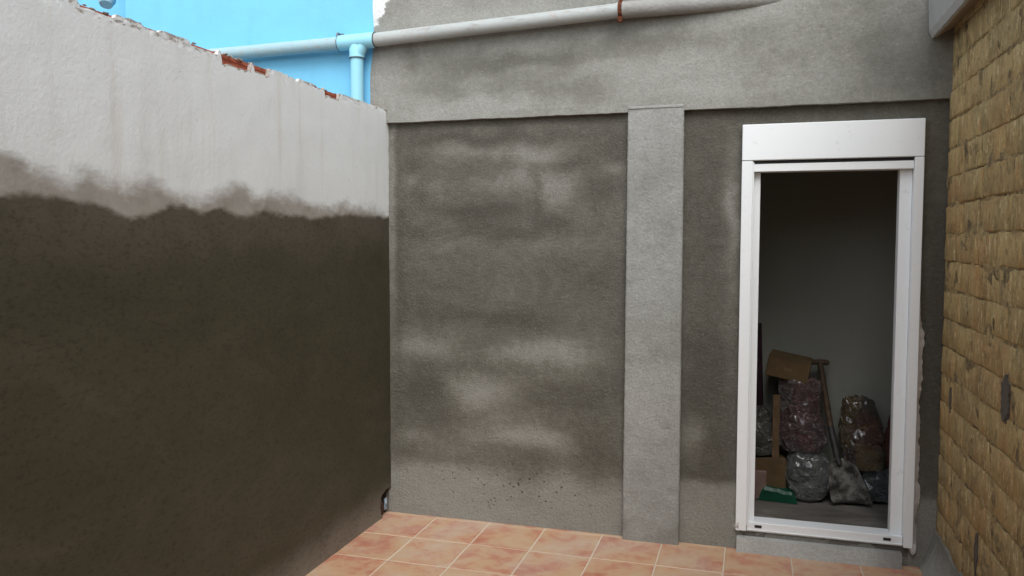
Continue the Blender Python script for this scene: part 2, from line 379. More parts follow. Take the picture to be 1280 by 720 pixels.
# ================================================================== SETTING
XL, XR = 0.1423, 2.9522          # faces of the two side walls
SY = -6.5                        # where the side walls stop, behind the camera

g = mesh('ground', [(-60, -60, -.06), (60, -60, -.06), (60, 60, -.06), (-60, 60, -.06)], [(0, 1, 2, 3)], M['grey_ground']); g['kind'] = 'structure'
b = MB(); b.box((XL-.09, SY, -.055), (XR+.05, 0.02, -.0012)); fl = b.build('floor', M['grout']); fl['kind'] = 'structure'
TS, OX, OY = .31296, .42559, -.337
tb = MB(); hw_ = TS/2-.0027; tb.box((-hw_, -hw_, -.012), (hw_, hw_, 0), .0015)
tme = bpy.data.meshes.new('tile'); tme.from_pydata([tuple(v) for v in tb.v], [], tb.f); tme.materials.append(M['tile'])
for i in range(-1, 8):
    for j in range(-2, 14):
        cxx = OX+(i+.5)*TS; cy = OY-(j+.5)*TS
        t = link('tile', tme, fl, (cxx, cy, random.uniform(-.0006, .0006)))
        t.rotation_euler = (random.uniform(-.002, .002), random.uniform(-.002, .002), random.choice([0, 1, 2, 3])*math.pi/2)

# ================================================================== LEFT WALL
WT = 2.2713
lw = thing('courtyard_wall', 'tall white limewashed wall on the left, its lower half coated in dark wet mortar', 'wall', (XL, -2.5, 0))
def left_pt(px, py):
    p = at(px, py, 0, XL); return (p.y, p.z)
DARK = [(0, 620), (200, 620), (330, 650), (420, 682), (500, 668), (545, 648), (600, 662), (650, 684), (700, 655), (780, 690), (850, 673), (930, 687), (1000, 692), (1100, 680), (1250, 690)]
GREY = [(0, 475), (40, 500), (100, 535), (200, 572), (280, 548), (350, 570), (420, 590), (480, 578), (560, 610), (650, 640), (760, 588), (830, 638), (930, 618), (1000, 652), (1100, 665), (1200, 668), (1250, 690)]
dark_t = sorted(left_pt(a/2.56, b_/2.56) for a, b_ in DARK); grey_t = sorted(left_pt(a/2.56, b_/2.56) for a, b_ in GREY)
CHIPS = [(-2.16, -2.02, .018), (-1.90, -1.82, .012), (-1.66, -1.50, .020), (-1.475, -1.285, .050), (-1.268, -1.165, .040), (-1.02, -.93, .012), (-.80, -.715, .014), (-.700, -.565, .042)]
def wall_top(y):
    z = WT - .004 + .005*noise.noise(Vector((y*30, 3, 0))) + .003*noise.noise(Vector((y*90, 1, 0)))
    for a, b_, d in CHIPS:
        if a <= y <= b_: z -= d*(.8+.25*noise.noise(Vector((y*25, 7, 0))))
    return z
HOLE = (-.045, .065)
def left_attr(y, v):
    z = v
    hd = z-lerp_tab(dark_t, y); hg = z-lerp_tab(grey_t, y)
    edge = sm(WT-.05, WT-.005, z)*.60*sm(.25, .6, .5+.8*noise.noise(Vector((y*2.3, 5, 0)))+.1)
    if -2.2 < y < -1.5: edge = max(edge, sm(WT-.10, WT-.02, z)*.50)
    for a, b_, d in CHIPS:
        if d > .03 and a-.012 <= y <= b_+.012 and z > wall_top(y)-.007: edge = max(edge, .75)
    return (hd, hg, edge)
def left_P(y, v, d):
    t = wall_top(y)
    z = min(v, t) if v < WT-.001 else t
    n = .005*fr((y, 0, z), 1.1, 2)+.0010*fr((y, 4, z), 7, 2)
    x = XL + n
    x -= .004*sm(WT-.05, WT-.01, z)*max(0, noise.noise(Vector((y*40, z*40, 0))))
    e = ((y-HOLE[0])/.085)**2 + ((z-HOLE[1]-.0)/.085)**2
    e += .45*noise.noise(Vector((y*30, 2, z*30)))
    x -= .075*(1-sm(.55, 1.05, e))
    if y > -.02: x -= .004*abs(noise.noise(Vector((1, 2, z*12))))
    return (x-d if d == 0 else XL-.014, y, z)
ys = rng(-2.62, -.001, .0105); zs = rng(-.05, 1.4, .02)[:-1] + rng(1.4, WT-.075, .012)[:-1] + rng(WT-.075, WT, .006)
zs = rng(-.05, .2, .008)[:-1] + [z for z in zs if z > .2]
slab('plaster_coat', ys, zs, left_P, .012, M['left_wall'], lw, left_attr, None, False)
ys2 = rng(SY, -2.6205, .06); zs2 = rng(-.05, WT, .05)
slab('plaster_coat', ys2, zs2, left_P, .012, M['left_wall'], lw, left_attr, None, False)
core = MB(); core.box((XL-.094, SY, -.05), (XL-.080, -.001, WT-.075)); core.box((XL-.030, SY, -.05), (XL-.0142, -.13, WT-.075)); core.box((XL-.0795, SY, .3), (XL-.0305, -.001, WT-.075))
core.build('wall_core', M['crumb'], lw)
# the top course of hollow bricks shows through the chips in the plaster
bm_ = MB(); L_ = .232
zz = [0, .008, .011, .022, .025, .036, .039, .050, .053, .066]; xx = [0, 0, -.003, -.003, 0, 0, -.003, -.003, 0, 0]
vv = []; ff = []
for yy in (-L_/2, L_/2):
    for zq, xq in zip(zz, xx): vv.append((.040+xq, yy, zq))
    vv += [(-.040, yy, .066), (-.040, yy, 0)]
n_ = 12
for i in range(n_): ff.append((i, (i+1) % n_, n_+(i+1) % n_, n_+i))
ff += [tuple(range(n_))[::-1], tuple(range(n_, 2*n_))]
cme = bpy.data.meshes.new('brick'); cme.from_pydata(vv, [], ff); cme.materials.append(M['clay'])
y = -.16
while y > SY+.2:
    link('brick', cme, lw, (XL-.0545, y, WT-.073+random.uniform(-.002, .001))); y -= .2425
cr = MB()
for i in range(430):
    y = random.uniform(-3.2, -.01); r = random.uniform(.003, .009)
    x = XL-random.uniform(.0, .085); bm = bmesh.new(); bmesh.ops.create_icosphere(bm, subdivisions=1, radius=r)
    for v in bm.verts: v.co = Vector((v.co.x, v.co.y*random.uniform(1, 2), v.co.z*.6))*random.uniform(.7, 1.2) + Vector((x, y, WT-.008))
    bm.verts.index_update(); cr.add([v.co.copy() for v in bm.verts], [[q.index for q in f.verts] for f in bm.faces]); bm.free()
o = cr.build('mortar_crumbs', M['crumb'], lw); o['kind'] = 'stuff'
b = MB(); b.box((XL-.0790, -.16, -.02), (XL-.0305, -.0015, .295)); b.build('cavity_back', M['cavity'], lw)
# loose bits in the gap at the foot of the wall
def lump(name, c, r, mat, label, cat, seed, sub=3, amp=.35):
    bm = bmesh.new(); bmesh.ops.create_icosphere(bm, subdivisions=sub, radius=1)
    for v in bm.verts:
        n = 1+amp*noise.fractal(v.co*1.7+Vector((seed, 0, 0)), 1, 2, 3)
        v.co = Vector((v.co.x*r[0], v.co.y*r[1], v.co.z*r[2]))*n
    bm.verts.index_update()
    o = mesh(name, [v.co+Vector(c) for v in bm.verts], [[q.index for q in f.verts] for f in bm.faces], mat, None, False, None, (c[0], c[1], c[2]-r[2])); bm.free()
    o['label'] = label; o['category'] = cat; return o
lump('plastic_scrap', (XL-.020, -.034, .055), (.010, .012, .032), M['scrap_blue'], 'crumpled scrap of pale blue plastic in the gap at the foot of the left wall', 'plastic scrap', 3, 3, .5)
lump('brick_rubble', (XL-.030, -.078, .035), (.016, .030, .040), M['rubble'], 'rusty brown lump of rubble in the corner gap beside the blue plastic scrap', 'rubble', 8, 3, .5)

# ================================================================== NEIGHBOUR'S BLUE HOUSE
SEAM = .071
nb = thing('neighbour_house', 'bright sky blue painted house wall rising behind the white wall', 'house', (-.8, 0, 0))
BL = -1.584
def seam_x(z):
    return SEAM - .022*sm(2.62, 2.45, z) + .006*noise.noise(Vector((0, 1, z*9)))
slab('blue_wall', rng(0, 1, .02), rng(-.05, 4.2, .03), lambda u, z, d: (BL+u*(seam_x(z)+.004-BL), (-.030 - .004*fr((u*2, 1, z), 2, 3)) if d == 0 else .2, z), 1, M['blue'], nb)
b = MB(); b.box((-3.6, .55, -.05), (BL-.001, .75, 4.2)); b.build('recessed_blue_wall', M['blue'], nb)
b = MB(); b.box((BL-.0005, .2005, -.05), (BL+.12, .55, 4.2)); b.build('corner_return', M['blue'], nb)
b = MB(); b.tube([(-1.80, .06, 4.2), (-1.80, .06, 3.09), (-1.797, .05, 3.04), (-1.79, .035, 3.01)], [.055, .055, .052, .038], 20)
b.build('waste_pipe', M['pipe_bluegrey'], nb, True)

# ================================================================== REAR HOUSE WALL
hs_ = thing('house_extension', 'grey cement rendered building with a pillar, deep beam and white framed doorway', 'house', (1.55, 0, 0))
PX = {}
def blobs(lst, plane):
    out = []
    for (u, v, ru, rv, a) in lst:
        a *= 1.12
        p = at(u, v, 1, plane); s_ = 1/228.
        out.append((p.x, p.z, ru*s_, rv*s_, a))
    return out
def bsum(bl, x, z, warp=.05):
    wx = x+warp*noise.noise(Vector((x*6, z*6, 1))); wz = z+warp*noise.noise(Vector((x*6, z*6, 9)))
    s_ = 0
    for (bx, bz, rx, rz, a) in bl:
        q = ((wx-bx)/rx)**2+((wz-bz)/rz)**2
        if q < 9: s_ += a*math.exp(-q*.9)
    return s_
PB = blobs([(597, 190, 50, 11, -.30), (670, 198, 25, 15, -.35), (635, 229, 50, 13, -.30), (700, 236, 26, 20, -.22), (762, 211, 20, 8, -.35),
    (672, 237, 9, 28, .28), (690, 274, 20, 10, .28), (713, 208, 35, 6, .25), (752, 236, 26, 18, .22), (768, 185, 18, 20, .12),
    (597, 265, 70, 8, .28), (635, 290, 60, 12, .22), (522, 246, 12, 14, .24), (577, 174, 60, 6, .28), (655, 170, 55, 9, .22), (519, 208, 13, 12, .2),
    (515, 225, 12, 9, -.22), (560, 305, 40, 8, -.15), (690, 305, 60, 10, -.12), (520, 290, 25, 10, .2), (740, 350, 35, 20, .15), (640, 340, 70, 15, .05),
    (500, 340, 6, 160, .12), (530, 432, 30, 15, -.42), (600, 492, 34, 22, -.46), (685, 438, 52, 15, -.42), (655, 546, 56, 14, -.48), (515, 545, 25, 10, -.25),
    (600, 460, 60, 7, .15), (530, 485, 26, 22, .22), (700, 495, 60, 18, .25), (560, 575, 45, 9, .18), (740, 560, 25, 30, .2), (740, 470, 20, 30, .1), (640, 400, 60, 12, .18), (560, 395, 40, 14, .15)], 0)
DB = blobs([(915, 260, 9, 60, -.45), (912, 420, 7, 60, -.1), (865, 545, 14, 22, -.40), (880, 250, 25, 60, .12), (880, 480, 22, 80, .2), (985, 140, 80, 10, .15),
    (1170, 240, 16, 50, -.15), (1165, 450, 18, 90, .3), (1168, 340, 10, 30, .1), (1165, 160, 25, 20, -.2)], 0)
def pan_attr(x, z):
    n = .46+.13*fr((x, 0, z), 2.2, 4)
    if x < 1.6:
        d = n+.16+bsum(PB, x, z, .035)
        d -= .55*(1-sm(.18, .40, z+.05*noise.noise(Vector((x*4, 0, 3)))))
        d -= .35*(1-sm(.165, .20, x+.01*noise.noise(Vector((z*9, 0, 3)))))*sm(.9, 1.5, z)
        p = math.exp(-((x-.95)/.33)**2-((z-.22)/.13)**2)*1.3 + .35*math.exp(-((x-.5)/.35)**2-((z-.2)/.15)**2)
    else:
        d = n+.26+bsum(DB, x, z, .03)
        d -= .60*(1-sm(.30, .36, z+.03*noise.noise(Vector((x*5, 0, 3)))))
        p = 0
    return (min(1, max(0, d)), 0, min(1, p))
def face(x, z, amp=1.0): return .004*amp*fr((x, 2, z), 2.3, 3)+.0016*amp*fr((x, 7, z), 14, 3)
def panel(x0, x1, z0, z1, step=.014, mat='cement_panel'):
    slab('wall_panel', rng(x0, x1, step), rng(z0, z1, step), lambda x, z, d: (x, -face(x, z) if d == 0 else .20, z), 1, M[mat], hs_, pan_attr)
D0, D1, DT, DB_ = 2.058, 2.832, 2.10, .105
panel(XL-.02, 1.50, -.05, 2.215)
panel(1.74, D0, -.05, 2.215)
panel(D1, XR+.06, -.05, 2.215)
panel(D0+.0005, D1-.0005, DT, 2.215)
panel(D0+.0005, D1-.0005, -.05, DB_)
# the deep beam across the top
BB = blobs([(650, 78, 110, 9, .42), (600, 72, 60, 9, .2), (810, 52, 90, 10, .30), (545, 108, 38, 20, .30), (640, 104, 42, 16, .22), (728, 112, 42, 12, .22), (515, 75, 14, 12, .25),
    (1150, 70, 60, 60, .32), (1000, 60, 60, 25, .15), (930, 60, 30, 16, .1), (900, 112, 70, 9, -.18), (610, 130, 90, 8, -.15), (480, 100, 12, 30, -.12), (620, 25, 120, 10, -.15), (1120, 110, 60, 6, .05), (560, 22, 40, 10, -.15), (800, 90, 50, 14, -.12)], -.03)
wp = at(486, 10, 1, -.035)
def beam_attr(x, z):
    d = .30+.17*fr((x, 3, z), 2.6, 4)+bsum(BB, x, z, .05)
    g_ = sm(.16, -.04, (x-SEAM)*1.0-(z-2.76)*.62+.02) if z > 2.6 else 0
    return (min(1, max(0, d)), g_, 0)
def beam_bot(x): return 2.196+.0035*noise.noise(Vector((x*5, 0, 0)))+.0022*noise.noise(Vector((x*31, 0, 0)))
def beam_P(x, z, d):
    zb = beam_bot(x); zq = max(z, zb) if z > 2.1901 else zb
    xe = x if x > SEAM+.02 else seam_x(zq)
    return (xe, (-.034-face(x, zq, .9)) if d == 0 else .20, zq)
slab('ceiling_beam', rng(SEAM, XR+.06, .016), rng(2.19, 3.0, .014)+rng(3.0, 4.2, .06)[1:], beam_P, 1, M['cement_beam'], hs_, beam_attr)
# pillar
P00, P01, P10, P11 = at(785, 138, 1, -.046), at(778, 669, 1, -.046), at(855, 132, 1, -.046), at(848, 679, 1, -.046)
def pil_P(u, z, d):
    t = z/2.21
    xa = P01.x+(P00.x-P01.x)*t; xb = P11.x+(P10.x-P11.x)*t
    j = .0022*noise.noise(Vector((u*3, 0, z*38)))+.0016*noise.noise(Vector((u*3, 9, z*90)))
    x = xa+(xb-xa)*u + (j if u < .01 or u > .99 else 0)
    zq = z if z < 2.205 else z+.002*noise.noise(Vector((x*40, 0, 0)))+.008*u
    edge = min(u, 1-u)
    return (x, (-.046-face(x, z, .8)+(.004 if edge < .02 else 0)) if d == 0 else -.002, zq)
slab('pillar', [0, .02]+rng(.06, .94, .05)+[.98, 1], rng(-.02, 2.211, .0105), pil_P, 1, M['cement_pillar'], hs_,
     lambda u, z: (min(1, max(0, .35+.22*fr((u*.28+1, 5, z), 3, 4)+.25*(1-sm(.0, .35, z))+.12*math.exp(-((z-1.1)/.3)**2))), 0, 0))
b = MB(); b.box((P00.x+.002, -.0505, 2.2085), (P10.x-.002, -.0400, 2.222), .002); b.build('pillar_cap', M['cement_pillar'], hs_)
# threshold under the door
slab('threshold', rng(2.045, 2.80, .02), rng(-.02, .070, .012), lambda x, z, d: (x, (-.040-.012*(1-z/.08)-face(x, z)) if d == 0 else .02, z+(.006*noise.noise(Vector((x*7, 0, 0))) if z > .07 else 0)), 1, M['cement_light'], hs_,
     lambda x, z: (.3+.6*sm(2.6, 2.82, x)+.2*fr((x, 0, z), 4), 0, 0))

# door frame
df = bpy.data.objects.new('door_frame', None); COL.objects.link(df); df.parent = hs_; df.location = Vector((2.44, -.03, .1))-Vector((1.55, 0, 0))
df['label'] = 'white aluminium door frame with shutter box and no leaf, open to the dark room'
def fbox(name, a, b_, ch=.002, mat='frame'):
    q = MB(); q.box(a, b_, ch); return q.build(name, M[mat], df)
fbox('shutter_box', (2.039, -.034, 1.9385), (2.846, .16, 2.112), .003)
fbox('shutter_guide', (2.039, -.032, .104), (2.091, .045, 1.9365))
fbox('shutter_guide', (2.806, -.032, .098), (2.846, .045, 1.9365))
fbox('guide_lip', (2.091, -.024, .13), (2.097, .0, 1.93), .001)
fbox('shutter_gap_shade', (2.0925, -.010, 1.922), (2.8045, .03, 1.9375), .0008, 'black')  # solid black strip paints the shade of the gap below the box
fbox('head_rail', (2.0925, -.022, 1.884), (2.8045, .06, 1.9215))
fbox('frame_jamb', (2.0912, .016, .146), (2.1272, .085, 1.8835))
fbox('frame_jamb', (2.752, .016, .146), (2.8052, .085, 1.8835))
fbox('bottom_rail', (2.0925, -.012, .098), (2.8045, .085, .1455))
fbox('rail_lip', (2.0925, -.0165, .104), (2.8045, -.0125, .110), .001)
for cxx in (2.147, 2.737):
    q = MB(); q.box((cxx-.017, -.0155, .120), (cxx+.017, -.0110, .133), .001); q.build('drain_slot', M['black'], df)
# filler smeared along the right-hand guide
def fil_P(u, z, d):
    wv = .020+.020*noise.noise(Vector((0, 3, z*7)))+.008*noise.noise(Vector((0, 3, z*37)))
    if z > 1.1: wv *= max(.05, 1-sm(1.1, 1.35, z))
    return (2.8465-.001+u*max(.001, wv), (-.026+.016*u+.003*noise.noise(Vector((u*4, 3, z*40)))) if d == 0 else .0, z)
slab('filler_strip', rng(0, 1, .25), rng(.075, 1.36, .012), fil_P, 1, M['filler'], hs_)
def small_lump(c, r, seed):
    lump_me = MB()
    bm = bmesh.new(); bmesh.ops.create_icosphere(bm, subdivisions=3, radius=1)
    for v in bm.verts:
        n = 1+.4*noise.fractal(v.co*1.6+Vector((seed, 0, 0)), 1, 2, 3); v.co = Vector((v.co.x*r[0], v.co.y*r[1], v.co.z*r[2]))*n+Vector(c)
    bm.verts.index_update(); lump_me.add([v.co.copy() for v in bm.verts], [[q.index for q in f.verts] for f in bm.faces]); bm.free()
    lump_me.build('filler_blob', M['filler'], hs_)
small_lump((2.047, -.026, .125), (.012, .008, .026), 2); small_lump((2.850, -.022, .095), (.014, .008, .026), 5)

# interior room
IZ, IY, IX0, IX1 = .045, 1.02, 1.15, 3.05
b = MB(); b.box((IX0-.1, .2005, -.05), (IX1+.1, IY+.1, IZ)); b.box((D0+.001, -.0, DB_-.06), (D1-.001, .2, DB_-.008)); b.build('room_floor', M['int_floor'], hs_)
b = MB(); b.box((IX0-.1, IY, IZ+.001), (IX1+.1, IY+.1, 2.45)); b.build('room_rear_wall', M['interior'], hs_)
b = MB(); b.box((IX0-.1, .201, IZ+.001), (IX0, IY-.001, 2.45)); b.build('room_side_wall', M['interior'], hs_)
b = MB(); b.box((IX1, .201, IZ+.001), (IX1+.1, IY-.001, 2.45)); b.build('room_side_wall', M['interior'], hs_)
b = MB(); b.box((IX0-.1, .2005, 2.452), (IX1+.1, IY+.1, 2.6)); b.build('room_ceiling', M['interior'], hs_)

# ================================================================== BRICK WALL (right)
bw = thing('brick_wall', 'ochre limewashed rough brick wall along the right edge with crumbling joints', 'wall', (XR, -1.5, 0))
b = MB()
us = rng(SY, -.002, .05)
def jP(y, z, d):
    return (XR+.0005+.010*fr((0, y, z), 8, 4) if d == 0 else XR+.25, y, z)
slab('joint_mortar', rng(-2.2, -.002, .02), rng(-.05, 3.3, .02), jP, 1, M['joint'], bw)
slab('joint_mortar', rng(SY, -2.2005, .1), rng(-.05, 3.3, .1), jP, 1, M['joint'], bw)
CH = .1284; Z0 = 1.454-11*CH
def brick_mesh(L, H, seed):
    nu, nv = 13, 5; V = []; F = []
    for j in range(nv):
        for i in range(nu):
            u = (0, .018)[i] if i < 2 else ((.982, 1)[i-nu+2] if i >= nu-2 else .018+.964*(i-1)/(nu-3)); v = (0, .05, .5, .95, 1)[j]; y = (u-.5)*L; z = (v-.5)*H
            e = min(u*L, (1-u)*L, v*H, (1-v)*H)
            rn = noise.noise(Vector((y*14+seed*3.1, z*14, seed)))
            rn2 = noise.noise(Vector((y*45+seed*3.1, z*45, seed)))
            x = -.004 + .0035*rn+.0035*rn2 + (.0045 if e < .0005 else 0)
            y += .005*noise.noise(Vector((z*30, seed, y*9))) if u in (0, 1) else 0
            z += .005*noise.noise(Vector((y*22, seed+5, z*9))) if v in (0, 1) else 0
            V.append((x, y, z))
    for j in range(nv-1):
        for i in range(nu-1): a = j*nu+i; F.append((a, a+nu, a+nu+1, a+1))
    ring = [i for i in range(nu)]+[j*nu+nu-1 for j in range(1, nv)]+[(nv-1)*nu+i for i in range(nu-2, -1, -1)]+[j*nu for j in range(nv-2, 0, -1)]
    n0 = len(V)
    for i in ring: V.append((.06, V[i][1], V[i][2]))
    for q in range(len(ring)): r2 = (q+1) % len(ring); F.append((ring[q], ring[r2], n0+r2, n0+q))
    me = bpy.data.meshes.new('brick'); me.from_pydata(V, [], F); me.materials.append(M['brick']); me.shade_smooth(); me.update(); return me
GAP = .0065
variants = {}
def brick_of(L, s_):
    key = (round(L, 3), s_)
    if key not in variants: variants[key] = brick_mesh(L, CH-GAP, s_*7.3+L*11)
    return variants[key]
count = 0
for c in range(0, 26):
    zc = Z0+(c-.5)*CH+.0
    if zc > 3.25 or zc < .05: continue
    off = .02+(.13 if c % 2 else 0)
    y = -.004
    first = random.choice([.18, .24, .30, .36])+random.uniform(-.02, .02)
    L = first
    while y > -3.2 and count < 290:
        s_ = random.randrange(6)
        Lq = round((L-GAP)/.01)*.01
        if not (zc < .22 and y > -.2 and False):
            o = link('brick', brick_of(Lq, s_), bw, (XR+random.uniform(-.002, .003), y-L/2, zc+random.uniform(-.004, .004)))
            o.rotation_euler = (random.uniform(-.012, .012), 0, random.uniform(-.012, .012)); count += 1
        y -= L; L = random.choice([.40, .38, .31, .27, .42])
# cement skirt along its foot
SKT = [(-.0, .20), (-.25, .19), (-.53, .17), (-1.0, .16), (-6.5, .14)]
def sk_P(y, v, d):
    h = lerp_tab(sorted(SKT), y)+.02*noise.noise(Vector((0, y*9, 0)))+.012*noise.noise(Vector((0, y*40, 0)))
    z = v*h; t = v
    x = XR-.010-.066*(1-t)**1.6-.004*noise.noise(Vector((y*12, z*12, 0)))+.010*(1 if v > .999 else 0)
    return (x if d == 0 else XR+.01, y, z-.01*(1-v))
slab('cement_skirt', rng(-3.2, -.003, .016), rng(0, 1, .06), sk_P, 1, M['cement_beam'], bw, lambda y, v: (.3+.25*fr((0, y, v*.3), 5)+.25*v, 0, 0))
# dark chipped patches where the limewash and mortar have fallen out
def chip(u, v, ru, rv, seed):
    p = at(u, v, 0, XR-.0085); V = [(p.x-.002, p.y, p.z)]; n = 44
    for i in range(n):
        a = 2*math.pi*i/n; r = 1+.45*noise.noise(Vector((math.cos(a)*1.3+seed, math.sin(a)*1.3, seed)))+.35*noise.noise(Vector((math.cos(a)*5+seed, math.sin(a)*5, seed)))+.15*(random.random()-.5)
        V.append((p.x, p.y+math.cos(a)*ru*r, p.z+math.sin(a)*rv*r))
    m0 = len(V)
    for i in range(1, n+1): q = V[i]; V.append((XR+.02, q[1], q[2]))
    F = [(0, 1+(i+1) % n, 1+i) for i in range(n)]+[(1+i, 1+(i+1) % n, m0+(i+1) % n, m0+i) for i in range(n)]
    mesh('exposed_mortar_patch', V, F, M['chipgrey'], bw)
M['chipgrey'] = simple('bare_grey_mortar', (.085, .072, .06), (.125, .108, .09), .95, 20, .9)
chip(1255, 497, .045, .080, 3); chip(1187, 498, .016, .050, 9); chip(1219, 692, .02, .07, 5)
# ledge at the top of the brick wall, its end against the beam
def ledge():
    prof = [(-.105, .02), (-.110, .13), (-.105, .26), (.02, .30), (.26, .30), (.26, .07), (-.0, .035), (-.075, -.008), (-.092, -.010)]
    ysl = rng(SY, -.045, .04); V = []; F = []; n = len(prof)
    for y in ysl:
        wob = .010*noise.noise(Vector((0, y*5, 0)))
        for i, (x, z) in enumerate(prof):
            V.append((XR+x+wob+.004*noise.noise(Vector((i, y*20, 0))), y, 2.478+z-.030*0+wob+.004*noise.noise(Vector((i+9, y*22, 0)))))
    for j in range(len(ysl)-1):
        for i in range(n): a = j*n+i; b2 = j*n+(i+1) % n; F.append((a, b2, b2+n, a+n))
    F += [tuple(range(n)), tuple((len(ysl)-1)*n+i for i in range(n))[::-1]]
    o = mesh('ledge', V, F, M['ledge_grey'], bw)
    o.data.materials.append(M['ledge_under'])
    for k_, p in enumerate(o.data.polygons):
        if k_ < (len(ysl)-1)*n and (k_ % n) in (5, 6): p.material_index = 1
ledge()

# ================================================================== DRAIN PIPE
pp = thing('drain_pipe', 'long grey plastic drain pipe crossing the top of the wall into a sky blue branch', 'pipe', (.03, -.086, 2.63))
def pz(x): return lerp_tab([(-3, 2.60), (-.75, 2.622), (.02, 2.634), (1.4475, 2.690), (2.2, 2.712), (2.6, 2.72)], x)
PR = .0365
b = MB(); b.tube([(x, -.086, pz(x)) for x in rng(-3.2, -.085, .2)], PR, 24); b.build('pipe_length', M['pipe_bluegrey'], pp, True)
b = MB(); b.tube([(x, -.086, pz(x)) for x in rng(.085, 1.452, .15)], PR, 24); b.build('pipe_length', M['pipe_grey'], pp, True)
pts = []; rr = []
for x in rng(1.4525, 2.28, .03):
    t = (x-1.4525)/(2.28-1.4525); pts.append((x, -.086+.100*t**1.15+.004*noise.noise(Vector((x*9, 0, 0))), pz(x)-.004*t)); rr.append(PR+.004+.003*noise.noise(Vector((x*13, 3, 0))))
b = MB(); b.tube(pts, rr, 24); b.build('cemented_pipe_length', M['pipe_cement'], pp, True)
b = MB(); b.tube([(-.108, -.086, pz(-.108)), (.108, -.086, pz(.108))], PR+.0055, 24)
b.tube([(-.004, -.088, 2.632), (-.003, -.088, 2.590), (-.002, -.088, 2.545)], [.030, .041, .042], 24)
b.tube([(.045, -.088, 2.632), (.015, -.088, 2.585), (-.002, -.088, 2.56)], [.030, .036, .038], 24)
b.build('tee_fitting', M['pipe_blue'], pp, True)
b = MB(); b.tube([(-.002, -.088, 2.5505), (-.004, -.088, 2.0), (-.006, -.088, .02)], .0355, 24); b.build('down_pipe', M['pipe_blue'], pp, True)
for xa in (-.1085, .1085):
    b = MB(); b.tube([(xa-.002, -.086, pz(xa)), (xa+.002, -.086, pz(xa))], PR+.0065, 24); b.build('seal_ring', M['seal'], pp, True)
b = MB(); b.tube([(-.002, -.088, 2.543), (-.002, -.088, 2.547)], .0430, 24); b.build('seal_ring', M['seal'], pp, True)
# rusty strap with its pin
b = MB(); xs = 1.4475
b.tube([(xs-.010, -.086, pz(xs)), (xs+.010, -.086, pz(xs))], PR+.005, 24)
b.box((xs-.009, -.098, pz(xs)+.030), (xs+.009, -.078, pz(xs)+.115), .003); b.tube([(xs, -.088, pz(xs)+.10), (xs, -.03, pz(xs)+.10)], .007, 8)
b.box((xs-.013, -.110, pz(xs)-.062), (xs+.012, -.092, pz(xs)-.030), .004)
b.build('rusty_strap', M['rust'], pp)
b = MB(); b.tube([(1.428, -.086, pz(1.428)), (1.437, -.086, pz(1.437))], PR+.003, 24); b.build('pale_collar', M['pipe_grey'], pp, True)
# small hook holding the pipe on the blue wall
b = MB(); zc = pz(-.115); b.tube([(-.125, -.028, zc+.052), (-.125, -.075, zc+.060), (-.125, -.086, zc+.050), (-.122, -.088, zc+.035)], .006, 8)
b.tube([(-.112, -.05, zc+.040), (-.112, -.05, zc+.062)], .009, 8); b.build('wall_hook', M['zinc'], pp, True)

# unseen wall, added behind the camera to cut low sky light into the room
b = MB(); b.box((XL-.6, SY-.3, -.05), (XR+.6, SY-.001, 3.1)); o = b.build('added_sky_block_wall', M['sky_block_wall']); o['label'] = 'plain cement wall added out of view to block low sky light'; o['category'] = 'wall'

# ================================================================== THINGS IN THE ROOM
def bag(name, cx, cy, z0, prof, mat, label, cat, seed, squash=.8, lean=(0, 0), amp=.12, nz=70, na=84, group=None):
    H = prof[-1][0]; V = []; F = []
    for j in range(nz+1):
        t = j/nz; h = H*t; r = lerp_tab(prof, h)
        for i in range(na):
            a = 2*math.pi*i/na; d = Vector((math.cos(a), math.sin(a), 0))
            q = Vector((d.x*1.3+seed, d.y*1.3, h*6))
            n = 1+amp*noise.noise(q*1.2)+amp*.35*noise.noise(q*2.7)
            rid = abs(noise.noise(Vector((d.x*2.0+seed+h*5, d.y*2.0, h*12)) + Vector((0, 0, d.x*1.2))))
            n -= .17*max(0, .20-rid)/.20*(.6+.4*noise.noise(q*3))
            n += .008*noise.noise(Vector((d.x*9, d.y*9, h*60+seed)))
            V.append((cx+lean[0]*t+d.x*r*n, cy+lean[1]*t+d.y*r*n*squash, z0+h+.012*noise.noise(Vector((d.x*2, d.y*2, seed+t*2)))*(t if t < .98 else 1)*2*(1 if j else 0)))
    for j in range(nz):
        for i in range(na): F.append((j*na+i, j*na+(i+1) % na, (j+1)*na+(i+1) % na, (j+1)*na+i))
    F.append(tuple(range(na))[::-1]); F.append(tuple(nz*na+i for i in range(na)))
    o = mesh(name, V, F, mat, None, True, None, (cx, cy, z0)); o['label'] = label; o['category'] = cat
    if group: o['group'] = group
    return o
FZ = IZ+.002
bag('rubble_bag', 2.425, .76, FZ, [(0, .05), (.02, .085), (.08, .122), (.16, .138), (.22, .13), (.27, .11), (.285, .07)], M['bag_grey'], 'grey rubble filled plastic bag on the room floor, under the dark red one', 'plastic bag', 3, .8)
bag('scrap_bag', 2.385, .78, FZ+.27, [(0, .06), (.02, .110), (.09, .145), (.17, .138), (.24, .112), (.32, .112), (.39, .125), (.43, .12), (.455, .06)], M['bag_red'], 'tall shiny clear bag of dark red scraps stacked below the cardboard box', 'plastic bag', 11, .75, (-.02, .02), .14)
bag('scrap_bag', 2.745, .86, FZ+.17, [(0, .05), (.02, .095), (.10, .125), (.20, .132), (.28, .118), (.36, .10), (.41, .085), (.425, .04)], M['bag_yellow'], 'shiny clear bag of yellow and brown scraps to the right of the shovel', 'plastic bag', 19, .7, (-.05, .03), .13)
